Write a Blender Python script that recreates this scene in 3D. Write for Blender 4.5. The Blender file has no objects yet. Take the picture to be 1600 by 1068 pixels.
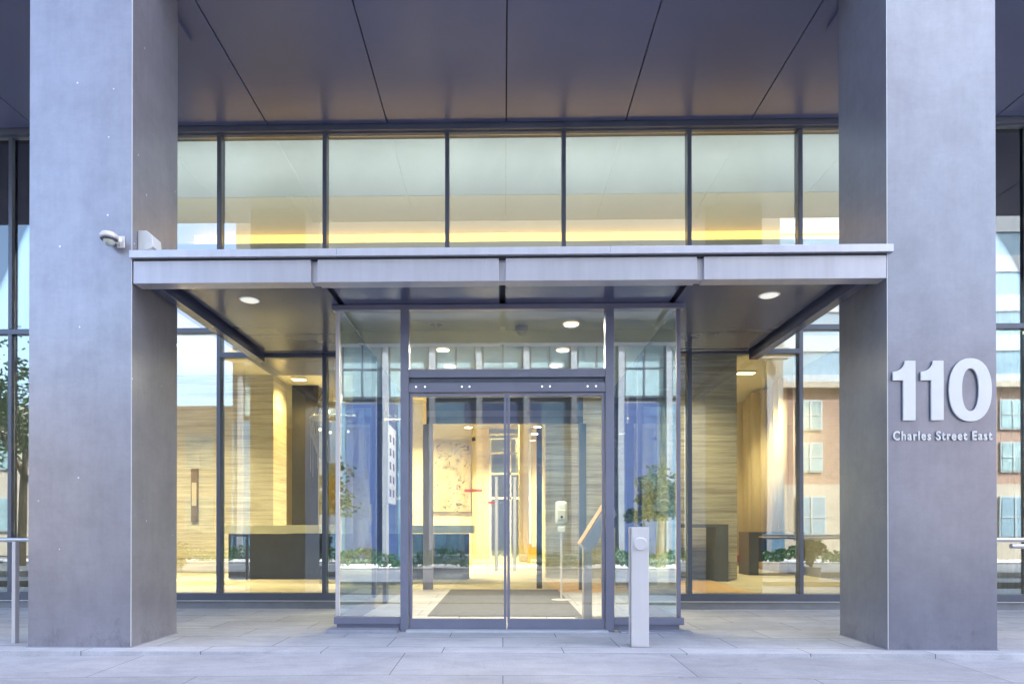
import bpy, bmesh, math, random
from mathutils import Vector, Matrix
random.seed(7)
R = math.radians
S = bpy.context.scene
C = S.collection

# ------------------------------------------------------------------ camera
cd = bpy.data.cameras.new("camera"); cam = bpy.data.objects.new("camera", cd); C.objects.link(cam)
cam.location = (0, 0, 1.2)
cam.rotation_euler = (R(90 + 0.26), 0, R(1.07))
cd.sensor_width = 36; cd.lens = 22.5
cd.shift_x = 0.0206; cd.shift_y = 0.181
cd.clip_start = 0.05; cd.clip_end = 600
S.camera = cam

# ------------------------------------------------------------------ world, sun, exposure
SUN_EL, SUN_AZ = 50, 52      # azimuth from +Y clockwise: behind the tower, to the right; the entrance is in open shade
w = bpy.data.worlds.new("World"); S.world = w; w.use_nodes = True
nt = w.node_tree
sky = nt.nodes.new("ShaderNodeTexSky"); sky.sky_type = 'NISHITA'; sky.sun_disc = False
sky.sun_elevation = R(SUN_EL); sky.sun_rotation = R(SUN_AZ)
sky.air_density = 1.0; sky.dust_density = 4.5; sky.ozone_density = 1.0
bg = nt.nodes["Background"]; bg.inputs[1].default_value = 0.15
nt.links.new(sky.outputs[0], bg.inputs[0])
sl = bpy.data.lights.new("sun", 'SUN'); sl.energy = 3.0; sl.angle = R(.6); sl.color = (1, .96, .9)
so = bpy.data.objects.new("sun", sl); C.objects.link(so)
d = Vector((math.sin(R(SUN_AZ))*math.cos(R(SUN_EL)), math.cos(R(SUN_AZ))*math.cos(R(SUN_EL)), math.sin(R(SUN_EL))))
so.rotation_euler = d.to_track_quat('Z', 'Y').to_euler()
so.location = d*60
S.view_settings.view_transform = 'Standard'; S.view_settings.look = 'None'
S.view_settings.exposure = 2.62; S.view_settings.gamma = 1.0
S.cycles.use_denoising = True
S.cycles.max_bounces = 10; S.cycles.transparent_max_bounces = 24
S.cycles.diffuse_bounces = 4; S.cycles.glossy_bounces = 5
S.cycles.sample_clamp_indirect = 6
S.cycles.caustics_reflective = False; S.cycles.caustics_refractive = False

# ------------------------------------------------------------------ materials
def newmat(name):
    m = bpy.data.materials.new(name); m.use_nodes = True
    return m, m.node_tree, m.node_tree.nodes["Principled BSDF"]
def N(nt, t, **kw):
    n = nt.nodes.new(t)
    for k, v in kw.items(): setattr(n, k, v)
    return n
def ramp(nt, fac, stops, interp='LINEAR'):
    r = N(nt, "ShaderNodeValToRGB"); r.color_ramp.interpolation = interp
    e = r.color_ramp.elements
    while len(e) < len(stops): e.new(0.5)
    for i, (p, c) in enumerate(stops):
        e[i].position = p; e[i].color = (*c, 1)
    nt.links.new(fac, r.inputs[0]); return r.outputs[0]
def objco(nt, scale=(1, 1, 1)):
    t = N(nt, "ShaderNodeTexCoord"); g = N(nt, "ShaderNodeNewGeometry")
    mp = N(nt, "ShaderNodeMapping"); mp.inputs["Scale"].default_value = scale
    nt.links.new(g.outputs["Position"], mp.inputs[0]); return mp.outputs[0]
def noise(nt, co, scale, detail=4, rough=.6, dist=0):
    n = N(nt, "ShaderNodeTexNoise"); n.inputs["Scale"].default_value = scale
    n.inputs["Detail"].default_value = detail; n.inputs["Roughness"].default_value = rough
    n.inputs["Distortion"].default_value = dist
    nt.links.new(co, n.inputs["Vector"]); return n.outputs["Fac"]
def mul(c, k): return tuple(min(1, x*k) for x in c)
def mix(nt, f, a, b, typ='MIX'):
    m = N(nt, "ShaderNodeMix", data_type='RGBA', blend_type=typ)
    if isinstance(f, (int, float)): m.inputs[0].default_value = f
    else: nt.links.new(f, m.inputs[0])
    for i, v in ((6, a), (7, b)):
        if isinstance(v, tuple): m.inputs[i].default_value = (*v, 1)
        else: nt.links.new(v, m.inputs[i])
    return m.outputs[2]
def mottled(name, col, rough=.5, metal=0, var=.12, scale=1.5, stretch=(1, 1, 1), bump=0, rvar=.08, spec=.5, coat=0, wav=0, streaks=0):
    m, nt, b = newmat(name)
    co = objco(nt, stretch)
    n1 = noise(nt, co, scale, 6, .65, .3)
    c = ramp(nt, n1, [(.3, mul(col, 1-var)), (.7, mul(col, 1+var))])
    nt.links.new(c, b.inputs["Base Color"])
    rr = N(nt, "ShaderNodeMapRange"); rr.inputs["To Min"].default_value = rough-rvar; rr.inputs["To Max"].default_value = rough+rvar
    nt.links.new(noise(nt, co, scale*2.3, 5, .7), rr.inputs[0]); nt.links.new(rr.outputs[0], b.inputs["Roughness"])
    b.inputs["Metallic"].default_value = metal
    b.inputs["Specular IOR Level"].default_value = spec
    b.inputs["Coat Weight"].default_value = coat
    if streaks:
        c = mix(nt, 1, c, ramp(nt, noise(nt, objco(nt, (1, 1, .06)), 7, 5, .7), [(.3, mul((1, 1, 1), 1-streaks)), (.62, (1, 1, 1))]), 'MULTIPLY')
        nt.links.new(c, b.inputs["Base Color"])
    if wav:
        bp = N(nt, "ShaderNodeBump"); bp.inputs["Strength"].default_value = wav; bp.inputs["Distance"].default_value = .01
        nt.links.new(noise(nt, objco(nt), .9, 2, .4), bp.inputs["Height"]); nt.links.new(bp.outputs[0], b.inputs["Normal"])
    if bump:
        bp = N(nt, "ShaderNodeBump"); bp.inputs["Strength"].default_value = bump; bp.inputs["Distance"].default_value = .01
        nt.links.new(noise(nt, co, scale*12, 4, .7), bp.inputs["Height"]); nt.links.new(bp.outputs[0], b.inputs["Normal"])
    return m
def emis(name, col, s):
    m, nt, b = newmat(name)
    b.inputs["Base Color"].default_value = (*col, 1)
    b.inputs["Emission Color"].default_value = (*col, 1); b.inputs["Emission Strength"].default_value = s
    return m
def glassmat(name, tint=(.93, .97, .95), base=.2, wave=.0, fk=1.3):
    m = bpy.data.materials.new(name); m.use_nodes = True; nt = m.node_tree
    for n in list(nt.nodes): nt.nodes.remove(n)
    out = N(nt, "ShaderNodeOutputMaterial"); tr = N(nt, "ShaderNodeBsdfTransparent"); gl = N(nt, "ShaderNodeBsdfGlossy")
    tr.inputs[0].default_value = (*tint, 1); gl.inputs["Roughness"].default_value = 0.0
    gl.inputs["Color"].default_value = (.88, .95, 1.0, 1)
    fr = N(nt, "ShaderNodeFresnel"); fr.inputs[0].default_value = 1.5
    ma = N(nt, "ShaderNodeMath", operation='MULTIPLY_ADD'); ma.inputs[1].default_value = fk; ma.inputs[2].default_value = base
    ma.use_clamp = True
    nt.links.new(fr.outputs[0], ma.inputs[0])
    mx = N(nt, "ShaderNodeMixShader"); nt.links.new(ma.outputs[0], mx.inputs[0])
    nt.links.new(tr.outputs[0], mx.inputs[1]); nt.links.new(gl.outputs[0], mx.inputs[2])
    if wave:
        co = objco(nt, (1, 1, .35)); bp = N(nt, "ShaderNodeBump"); bp.inputs["Strength"].default_value = wave; bp.inputs["Distance"].default_value = .004
        nt.links.new(noise(nt, co, 1.3, 2, .4), bp.inputs["Height"]); nt.links.new(bp.outputs[0], gl.inputs["Normal"])
    nt.links.new(mx.outputs[0], out.inputs[0])
    return m
def travertine(name, pale, dark):
    m, nt, b = newmat(name)
    co = objco(nt, (.28, .28, 5.5))
    n1 = noise(nt, co, 1.6, 8, .62, .35)
    co2 = objco(nt, (.5, .5, 16))
    n2 = noise(nt, co2, 2.4, 6, .7, .2)
    c1 = ramp(nt, n1, [(.32, dark), (.48, mul(pale, .8)), (.62, pale), (.78, mul(pale, .88))])
    c2 = ramp(nt, n2, [(.35, (.6, .57, .5)), (.55, (1, 1, 1))])
    c = mix(nt, .8, c1, c2, 'MULTIPLY')
    nt.links.new(c, b.inputs["Base Color"]); b.inputs["Roughness"].default_value = .45
    return m
def paving(name, col, bw, bh, off=.5, joint=(.22, .22, .24), var=.07, msize=.005):
    m, nt, b = newmat(name)
    co = objco(nt)
    br = N(nt, "ShaderNodeTexBrick"); br.offset = off
    br.inputs["Scale"].default_value = 1; br.inputs["Mortar Size"].default_value = msize
    br.inputs["Mortar Smooth"].default_value = .1
    br.inputs["Brick Width"].default_value = bw; br.inputs["Row Height"].default_value = bh
    br.inputs["Color1"].default_value = (*mul(col, 1-var), 1); br.inputs["Color2"].default_value = (*mul(col, 1+var), 1)
    br.inputs["Mortar"].default_value = (*joint, 1)
    nt.links.new(co, br.inputs["Vector"])
    n1 = noise(nt, co, 1.1, 6, .7, .4); n2 = noise(nt, co, 60, 4, .7)
    c = mix(nt, 1, br.outputs["Color"], ramp(nt, n1, [(.3, (.78, .78, .8)), (.68, (1.05, 1.05, 1.05))]), 'MULTIPLY')
    c = mix(nt, 1, c, ramp(nt, n2, [(.3, (.86, .86, .86)), (.7, (1.08, 1.08, 1.08))]), 'MULTIPLY')
    vo = N(nt, "ShaderNodeTexVoronoi", feature='F1'); vo.inputs["Scale"].default_value = 2.3; nt.links.new(co, vo.inputs["Vector"])
    lt = N(nt, "ShaderNodeMath", operation='LESS_THAN'); lt.inputs[1].default_value = .05; nt.links.new(vo.outputs["Distance"], lt.inputs[0])
    ml = N(nt, "ShaderNodeMath", operation='MULTIPLY'); ml.inputs[1].default_value = .28; nt.links.new(lt.outputs[0], ml.inputs[0])
    c = mix(nt, ml.outputs[0], c, (.12, .12, .12))
    c = mix(nt, 1, c, ramp(nt, noise(nt, objco(nt, (.5, 1.6, 1)), 2.6, 7, .75, 1.2), [(.38, (.85, .85, .86)), (.54, (1, 1, 1))]), 'MULTIPLY')
    nt.links.new(c, b.inputs["Base Color"]); b.inputs["Roughness"].default_value = .62
    bp = N(nt, "ShaderNodeBump"); bp.inputs["Strength"].default_value = .25; bp.inputs["Distance"].default_value = .004
    nt.links.new(n2, bp.inputs["Height"]); nt.links.new(bp.outputs[0], b.inputs["Normal"])
    return m
def brickmat(name, c1, c2, mortar, bw=.22, bh=.075):
    m, nt, b = newmat(name)
    g = N(nt, "ShaderNodeNewGeometry"); sp = N(nt, "ShaderNodeSeparateXYZ"); cb = N(nt, "ShaderNodeCombineXYZ")
    ad = N(nt, "ShaderNodeMath", operation='ADD')
    nt.links.new(g.outputs["Position"], sp.inputs[0]); nt.links.new(sp.outputs[0], ad.inputs[0]); nt.links.new(sp.outputs[1], ad.inputs[1])
    nt.links.new(ad.outputs[0], cb.inputs[0]); nt.links.new(sp.outputs[2], cb.inputs[1])
    br = N(nt, "ShaderNodeTexBrick"); br.inputs["Scale"].default_value = 1; br.inputs["Mortar Size"].default_value = .008
    br.inputs["Brick Width"].default_value = bw; br.inputs["Row Height"].default_value = bh
    br.inputs["Color1"].default_value = (*c1, 1); br.inputs["Color2"].default_value = (*c2, 1); br.inputs["Mortar"].default_value = (*mortar, 1)
    nt.links.new(cb.outputs[0], br.inputs["Vector"])
    nt.links.new(br.outputs["Color"], b.inputs["Base Color"]); b.inputs["Roughness"].default_value = .85
    return m

# column cladding: mottled painted metal with fine streaks and white specks
def cladding(name, col, specks):
    m, nt, b = newmat(name)
    co = objco(nt, (1, 1, 1)); cs = objco(nt, (.7, .7, 6)); cv = objco(nt, (5, 5, .5))
    c = ramp(nt, noise(nt, co, 2.2, 8, .75, .15), [(.3, mul(col, .86)), (.7, mul(col, 1.12))])
    c = mix(nt, 1, c, ramp(nt, noise(nt, cs, 5, 5, .7), [(.35, (.985, .985, .985)), (.7, (1.015, 1.015, 1.015))]), 'MULTIPLY')
    c = mix(nt, 1, c, ramp(nt, noise(nt, cv, 3, 5, .7), [(.35, (.96, .96, .965)), (.62, (1.02, 1.02, 1.02))]), 'MULTIPLY')
    # scuffs and splash dirt in patches near the foot
    sp = N(nt, "ShaderNodeSeparateXYZ"); nt.links.new(co, sp.inputs[0])
    mr = N(nt, "ShaderNodeMapRange"); mr.inputs["From Min"].default_value = .0; mr.inputs["From Max"].default_value = .55
    mr.inputs["To Min"].default_value = .56; mr.inputs["To Max"].default_value = .25; nt.links.new(sp.outputs[2], mr.inputs[0])
    gt = N(nt, "ShaderNodeMath", operation='SUBTRACT'); nt.links.new(mr.outputs[0], gt.inputs[0]); nt.links.new(noise(nt, objco(nt, (1, 1, .6)), 6, 8, .8, .4), gt.inputs[1])
    g3 = N(nt, "ShaderNodeMath", operation='MULTIPLY', use_clamp=True); g3.inputs[1].default_value = 2.2; nt.links.new(gt.outputs[0], g3.inputs[0])
    c = mix(nt, g3.outputs[0], c, (.12, .12, .13))
    if specks:
        vo = N(nt, "ShaderNodeTexVoronoi", feature='F1'); vo.inputs["Scale"].default_value = 4.5
        nt.links.new(co, vo.inputs["Vector"])
        lt = N(nt, "ShaderNodeMath", operation='LESS_THAN'); lt.inputs[1].default_value = .045
        nt.links.new(vo.outputs["Distance"], lt.inputs[0])
        c = mix(nt, lt.outputs[0], c, (.8, .8, .8))
    nt.links.new(c, b.inputs["Base Color"])
    b.inputs["Metallic"].default_value = .5
    rr = N(nt, "ShaderNodeMapRange"); rr.inputs["To Min"].default_value = .24; rr.inputs["To Max"].default_value = .36
    nt.links.new(noise(nt, co, 6, 6, .75), rr.inputs[0]); nt.links.new(rr.outputs[0], b.inputs["Roughness"])
    return m

M = {}
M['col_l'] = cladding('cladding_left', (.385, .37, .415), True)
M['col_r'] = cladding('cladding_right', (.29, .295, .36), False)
M['soffit'] = mottled('soffit_metal', (.205, .225, .37), .32, .25, .05, .8, rvar=.02, wav=.4)
M['canopy'] = mottled('canopy_metal', (.57, .55, .61), .38, .4, .05, 1.2, streaks=.12)
M['cap'] = mottled('cap_metal', (.66, .65, .73), .35, .4, .05, 1.2, streaks=.1)
M['csoffit'] = mottled('canopy_soffit_metal', (.15, .165, .27), .18, .4, .05, .8, rvar=.015, wav=.3)
M['frame'] = mottled('frame_paint', (.14, .155, .20), .38, .35, .06, 4)
M['vframe'] = mottled('vestibule_frame_paint', (.28, .28, .36), .36, .4, .05, 4)
M['dark'] = mottled('dark_reveal', (.035, .036, .045), .6, 0, .05, 4)
M['steel'] = mottled('brushed_steel', (.62, .60, .59), .3, .9, .04, 3, (30, 30, .6), rvar=.06)
M['polished'] = mottled('pale_handle', (.93, .93, .93), .35, .0, .02, 3, rvar=.02)
M['steelb'] = mottled('satin_steel', (.80, .75, .74), .42, .25, .02, 3, (8, 8, .5))
M['letter'] = mottled('lettering_metal', (.84, .83, .83), .4, .1, .03, 3)
M['glass'] = glassmat('window_glass', (.90, .96, .93), .15, .2)
M['uglass'] = glassmat('upper_window_glass', (.92, .95, .935), .12, .12)
M['vglass'] = glassmat('vestibule_glass', (.90, .96, .97), .29, .12)
M['sglass'] = glassmat('side_glass', (.92, .97, .97), .03, .0, .35)
M['dglass'] = glassmat('door_glass', (.95, .98, .97), .06, .08, .9)
M['trav'] = travertine('travertine', (.66, .63, .55), (.34, .31, .25))
M['plaza'] = paving('granite_paving', (.70, .68, .70), 1.2, .6, .5)
M['walk'] = paving('concrete_paving', (.56, .54, .56), 2.6, 1.35, .37)
M['palewalk'] = paving('pale_pavement', (.5, .5, .5), 3, 1.5, 0)
M['step'] = mottled('stone_step', (.42, .42, .48), .6, 0, .1, 8, bump=.2)
M['stepw'] = mottled('pale_threshold', (.66, .66, .70), .5, 0, .06, 8)
M['kerb'] = mottled('kerb_stone', (.30, .30, .32), .7, 0, .1, 5)
M['asphalt'] = mottled('asphalt', (.09, .09, .1), .8, 0, .2, 8, bump=.4)
M['cream'] = mottled('cream_plaster', (.72, .62, .38), .7, 0, .03, 1)
M['bulk'] = mottled('bulkhead_cream', (.74, .66, .47), .6, 0, .04, .8)
M['bulkg'] = mottled('bulkhead_pale_green', (.60, .635, .60), .5, 0, .14, .35)
M['ceil'] = mottled('white_ceiling', (.72, .70, .64), .6, 0, .03, 1)
M['vceil'] = mottled('vestibule_ceiling', (.62, .68, .68), .4, .05, .04, 1)
M['lfloor'] = paving('lobby_stone_floor', (.55, .50, .38), 1.2, .6, .0)
M['warmlit'] = mottled('painted_warm_light', (.60, .38, .20), .4, 0, .15, 3, (6, .6, 1))  # orange that paints warm lobby light onto floor and stand edge
M['mat'] = mottled('entrance_mat', (.19, .185, .19), .9, 0, .15, 10)
M['desk'] = mottled('navy_desk', (.012, .022, .07), .35, 0, .1, 4)
M['deskg'] = mottled('grey_desk', (.11, .12, .13), .4, 0, .1, 4)
M['counter'] = mottled('pale_counter', (.55, .55, .44), .3, 0, .05, 4)
M['curtain'] = mottled('beige_curtain', (.70, .60, .42), .85, 0, .1, 4, (12, 12, .3))
M['white'] = mottled('white_paint', (.8, .8, .78), .5, 0, .03, 4)
M['plastic'] = mottled('pale_plastic', (.62, .66, .60), .4, 0, .03, 4)
M['yellow'] = mottled('yellow_plastic', (.85, .50, .02), .4, 0, .05, 4)
M['red'] = mottled('red_fabric', (.6, .03, .03), .6, 0, .05, 4)
M['bronze'] = mottled('bronze_light_box', (.17, .11, .055), .5, .3, .2, 8)
M['chain'] = mottled('chandelier_chain', (.62, .55, .42), .4, .3, .05, 8)
M['black'] = mottled('black_metal', (.02, .02, .022), .4, .2, .1, 4)
M['strip'] = emis('cove_lamp', (1, .60, .12), .6)
M['lampw'] = emis('warm_lamp', (1, .74, .42), 2.0)
M['lampo'] = emis('amber_lamp', (1, .72, .40), .5)
M['lampc'] = emis('canopy_lamp', (.9, .9, .8), .12)
M['dot'] = emis('sensor_led', (1, 1, 1), .6)
M['redled'] = emis('red_led', (1, .1, .12), 2.0)
M['leaf'] = mottled('leaf_green', (.06, .13, .035), .6, 0, .5, 3)
M['leafd'] = mottled('dark_leaf_green', (.03, .08, .04), .6, 0, .4, 3)
M['grass'] = mottled('hedge_green', (.06, .15, .07), .7, 0, .5, 6)
M['bark'] = mottled('bark', (.16, .12, .09), .9, 0, .3, 6, (1, 1, .3), bump=.5)
M['navy'] = mottled('navy_panel', (.045, .075, .19), .5, .0, .1, 2)
M['navyrefl'] = mottled('navy_reflection', (.045, .09, .26), .4, .1, .08, 2)  # dark blue reflection put into a solid colour
M['palepane'] = mottled('pale_blue_pane', (.30, .42, .45), .3, .2, .25, .8)
M['concrete'] = mottled('pale_concrete', (.42, .43, .44), .75, 0, .08, 1)
M['brick'] = brickmat('red_brick', (.27, .14, .10), (.34, .18, .13), (.45, .38, .33))
M['dullwall'] = mottled('dull_wall', (.13, .125, .12), .8, 0, .1, 1)
M['greywall'] = mottled('grey_wall', (.21, .215, .23), .7, 0, .1, 1)
M['greypier'] = mottled('grey_pier', (.24, .26, .30), .6, 0, .1, 1)
M['bluepane'] = mottled('blue_pane', (.13, .24, .36), .3, .2, .3, .8)
M['stone'] = mottled('beige_stone', (.44, .38, .31), .8, 0, .08, 1)
M['bluegl'] = mottled('tower_blue_glass', (.22, .33, .42), .25, .1, .2, .3)
M['white2'] = mottled('tower_white_band', (.40, .44, .47), .5, 0, .04, 1)
M['tower'] = mottled('tower_cladding', (.28, .28, .32), .5, .2, .08, .5)
M['redw'] = mottled('red_film', (.8, .18, .1), .5, 0, .03, 4)
m, nt_, b_ = newmat('abstract_canvas')
co = objco(nt_, (1, 1, 1))
c = ramp(nt_, noise(nt_, co, 1.7, 5, .6, 1.5), [(.3, (.20, .13, .05)), (.42, (.42, .33, .17)), (.6, (.50, .40, .22)), (.72, (.48, .20, .10))])
c2 = ramp(nt_, noise(nt_, co, 2.6, 6, .6, 3.5), [(.37, (.05, .04, .03)), (.43, (1, 1, 1))])
nt_.links.new(mix(nt_, .95, c, c2, 'MULTIPLY'), b_.inputs['Base Color']); M['art'] = m

# ------------------------------------------------------------------ helpers
def tag(o, label=None, cat=None, group=None, kind=None):
    if label: o['label'] = label
    if cat: o['category'] = cat
    if group: o['group'] = group
    if kind: o['kind'] = kind
    return o
def empty(name, loc, label, cat, group=None):
    o = bpy.data.objects.new(name, None); C.objects.link(o); o.location = loc; o.empty_display_size = .2
    return tag(o, label, cat, group)
class MB:
    def __init__(s): s.bm = bmesh.new()
    def box(s, x0, x1, y0, y1, z0, z1):
        v = [s.bm.verts.new(p) for p in ((x0,y0,z0),(x1,y0,z0),(x1,y1,z0),(x0,y1,z0),(x0,y0,z1),(x1,y0,z1),(x1,y1,z1),(x0,y1,z1))]
        for f in ((0,3,2,1),(4,5,6,7),(0,1,5,4),(1,2,6,5),(2,3,7,6),(3,0,4,7)): s.bm.faces.new([v[i] for i in f])
        return s
    def prism(s, pts, axis, a, b):
        """pts: 2d outline; axis 'x' -> (a,p,q); 'y' -> (p,a,q); 'z' -> (p,q,a)"""
        def P(p, t): return {'x': (t, p[0], p[1]), 'y': (p[0], t, p[1]), 'z': (p[0], p[1], t)}[axis]
        A = [s.bm.verts.new(P(p, a)) for p in pts]; B = [s.bm.verts.new(P(p, b)) for p in pts]
        s.bm.faces.new(A); s.bm.faces.new(B[::-1]); n = len(pts)
        for i in range(n): s.bm.faces.new([A[i], B[i], B[(i+1) % n], A[(i+1) % n]])
        return s
    def tube(s, p, q, r0, r1=None, n=12, cap=True):
        r1 = r0 if r1 is None else r1
        p, q = Vector(p), Vector(q); d = (q-p).normalized()
        u = d.orthogonal().normalized(); v = d.cross(u)
        A = []; B = []
        for i in range(n):
            a = 2*math.pi*i/n; e = u*math.cos(a)+v*math.sin(a)
            A.append(s.bm.verts.new(p+e*r0)); B.append(s.bm.verts.new(q+e*r1))
        for i in range(n): s.bm.faces.new([A[i], B[i], B[(i+1) % n], A[(i+1) % n]])
        if cap: s.bm.faces.new(A); s.bm.faces.new(B[::-1])
        return s
    def lathe(s, c, prof, n=24, axis='z'):
        rings = []
        for r, h in prof:
            ring = []
            for i in range(n):
                a = 2*math.pi*i/n
                if axis == 'z': p = (c[0]+r*math.cos(a), c[1]+r*math.sin(a), c[2]+h)
                else: p = (c[0]+r*math.cos(a), c[1]+h, c[2]+r*math.sin(a))
                ring.append(s.bm.verts.new(p))
            rings.append(ring)
        for A, B in zip(rings, rings[1:]):
            for i in range(n): s.bm.faces.new([A[i], A[(i+1) % n], B[(i+1) % n], B[i]])
        s.bm.faces.new(rings[0]); s.bm.faces.new(rings[-1])
        return s
    def sphere(s, c, r, sc=(1, 1, 1), u=12, v=8):
        mt = Matrix.Translation(c) @ Matrix.Diagonal((*sc, 1))
        bmesh.ops.create_uvsphere(s.bm, u_segments=u, v_segments=v, radius=r, matrix=mt); return s
    def build(s, name, mat, parent=None, bevel=0, smooth=False):
        bmesh.ops.recalc_face_normals(s.bm, faces=s.bm.faces)
        me = bpy.data.meshes.new(name); s.bm.to_mesh(me); s.bm.free()
        o = bpy.data.objects.new(name, me); C.objects.link(o); me.materials.append(M[mat])
        if smooth:
            for p in me.polygons: p.use_smooth = True
        if parent:
            o.parent = parent; o.matrix_parent_inverse = Matrix.Translation(-parent_world(parent))
        if bevel:
            bv = o.modifiers.new("bevel", 'BEVEL'); bv.width = bevel; bv.segments = 2; bv.limit_method = 'ANGLE'
        return o
def parent_world(p):
    v = Vector(p.location)
    if p.parent: v = Vector((0, 0, 0)) if p.type == 'MESH' else v + parent_world(p.parent)
    return v
def bx(name, mat, parent, x0, x1, y0, y1, z0, z1, bevel=0):
    return MB().box(x0, x1, y0, y1, z0, z1).build(name, mat, parent, bevel)
def struct(name, o): tag(o, kind='structure'); return o

# ------------------------------------------------------------------ ground
GX = 90
bm = MB()
bm.box(-GX, GX, 6.3, 7.6, -.4, 0)
plaza = struct('plaza', MB().box(-GX, GX, 6.3, 9.8, -.4, 0).build('plaza_paving', 'plaza'))
bm.bm.free()
def slope_sheet(name, mat, y0, y1, z_y0, z_y1, thick=.3, xs=None):
    s = MB(); xs = xs or [-GX, -30, -12, -8, -5, -3, -1, 1, 3, 5, 8, 12, 30, GX]
    def dz(x): return -.004-.014*max(0, min(abs(x), 12)-1.2)
    top = [[s.bm.verts.new((x, y, z+dz(x))) for x in xs] for y, z in ((y0, z_y0), (y1, z_y1))]
    bot = [[s.bm.verts.new((x, y, -thick-.5)) for x in xs] for y in (y0, y1)]
    for i in range(len(xs)-1):
        s.bm.faces.new([top[0][i], top[0][i+1], top[1][i+1], top[1][i]])
        s.bm.faces.new([bot[0][i], bot[0][i+1], top[0][i+1], top[0][i]])
    return s.build(name, mat)
struct('w', slope_sheet('pavement', 'walk', 3.3, 6.298, -.05, 0))
struct('k', MB().box(-GX, GX, 3.12, 3.3, -.8, -.24).build('kerb', 'kerb'))
struct('r', MB().box(-GX, GX, -200, 3.12, -.9, -.36).build('road', 'asphalt'))
struct('p2', MB().box(-GX, GX, -7.2, -2.1, -.8, -.2).build('far_pavement', 'palewalk'))
struct('p4', MB().box(-GX, GX, 3.31, 4.5, -.3, -.01).build('pavement_edge', 'palewalk'))
struct('p3', MB().box(-200, 200, -9.8, -7.2, -.8, -.12).build('far_forecourt', 'plaza'))
g2 = struct('bg', MB().box(-200, 200, -260, 260, -1.4, -.92).build('ground', 'asphalt'))

# ------------------------------------------------------------------ building above and soffit
T = empty('tower_building', (0, 15, 7.4), "dark metal soffit and the tower it carries, overhanging the whole entrance", 'building')
bx('tower_wall', 'tower', T, -40, 40, 6.9, 34, 8.35, 27)
bx('soffit_edge', 'soffit', T, -40, 40, 6.9, 6.98, 7.402, 8.35)
sx = [-18, -14.4, -10.8, -9.0, -7.2, -5.4, -3.6, -1.76, .05, 1.86, 3.75, 5.6, 7.4, 9.2, 11, 14.6, 18]
for a, b in zip(sx, sx[1:]):
    bx('soffit_panel', 'soffit', T, a+.008, b-.008, 6.985, 9.70, 7.40, 7.46, .004)
bx('soffit_backing', 'dark', T, -18, 18, 6.985, 9.84, 7.465, 7.5)
bx('soffit_trim', 'frame', T, -18, 18, 9.72, 9.80, 7.32, 7.46, .003)
for x in (-3.97, 4.05):
    bx('soffit_rib', 'soffit', T, x-.05, x+.05, 6.985, 7.95, 7.34, 7.398, .003)

# columns
def column(x0, x1, mat, label, seams):
    t = empty('column', ((x0+x1)/2, 6.96, 0), label, 'column', 'metal clad columns beside the entrance')
    zs = [0.0]+seams+[12]
    for a, b in zip(zs, zs[1:]):
        bx('cladding_panel', mat, t, x0, x1, 6.5, 7.42, a+(.001 if a else .006), b-.0005, .002)
    bx('column_core', mat, t, x0+.01, x1-.01, 6.51, 7.41, .02, 11.9)
    bx('base_trim', 'step', t, x0-.012, x1+.012, 6.488, 7.432, .0, .006)
    bx('corner_trim', 'letter', t, (x1-.002) if x0 < 0 else x0-.003, (x1+.003) if x0 < 0 else x0+.002, 6.496, 6.502, .01, 11.9)
    return t
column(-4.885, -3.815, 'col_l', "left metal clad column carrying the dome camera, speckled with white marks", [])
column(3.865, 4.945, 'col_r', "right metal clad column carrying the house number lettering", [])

# house number
t = empty('house_number', (4.4, 6.48, 2.55), "large raised silver house number 110 on the right column", 'sign')
Y1, Y0 = 6.490, 6.474
def uX(px): return (px-767)*.0064155-.1205
def uZ(py): return (825-py)*.0064155+1.2+.01
def one(px0):
    P = [(0,0),(0,15.5),(-16.5,15.5),(-16.5,0)]
    k = lambda u, v: (uX(px0+(u-97)/6.674), uZ(540+v/6.674))
    pts = [(97,262),(97,352),(203,352),(203,768),(330,768),(330,147),(222,147),(219,170),(212,192),(200,212),(183,230),(160,245),(130,256)]
    s = MB(); q = [k(u, v) for u, v in pts]
    s.prism(q, 'y', Y0, Y1); s.build('digit', 'letter', t, .002)
    for kk in (250, 650):
        s = MB(); cx, cz = k(262, kk); s.tube((cx, Y1, cz), (cx, 6.5, cz), .008); s.build('standoff', 'steel', t)
one(1394.5); one(1437.7)
s = MB(); n = 48
def sup(cx, cz, rx, rz, a, p=2.25):
    c_, s_ = math.cos(a), math.sin(a)
    return (cx+rx*math.copysign(abs(c_)**(2/p), c_), cz+rz*math.copysign(abs(s_)**(2/p), s_))
cx, cz = uX(1513.9), uZ(607.7); kx = .0064155
rings = []
for y in (Y0, Y1):
    rings.append([s.bm.verts.new((sup(cx, cz, 32.9*kx, 49.2*kx, 2*math.pi*i/n)[0], y, sup(cx, cz, 32.9*kx, 49.2*kx, 2*math.pi*i/n)[1])) for i in range(n)])
    rings.append([s.bm.verts.new((sup(cx, cz, 12.9*kx, 33.2*kx, 2*math.pi*i/n)[0], y, sup(cx, cz, 12.9*kx, 33.2*kx, 2*math.pi*i/n)[1])) for i in range(n)])
o0, i0, o1, i1 = rings
for i in range(n):
    j = (i+1) % n
    s.bm.faces.new([o0[i], o0[j], i0[j], i0[i]]); s.bm.faces.new([o1[i], i1[i], i1[j], o1[j]])
    s.bm.faces.new([o0[i], o1[i], o1[j], o0[j]]); s.bm.faces.new([i0[i], i0[j], i1[j], i1[i]])
s.build('digit', 'letter', t, .002)
for kk in (-.15, .15):
    s = MB(); s.tube((cx+kk, Y1, cz), (cx+kk, 6.5, cz), .008); s.build('standoff', 'steel', t)

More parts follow.
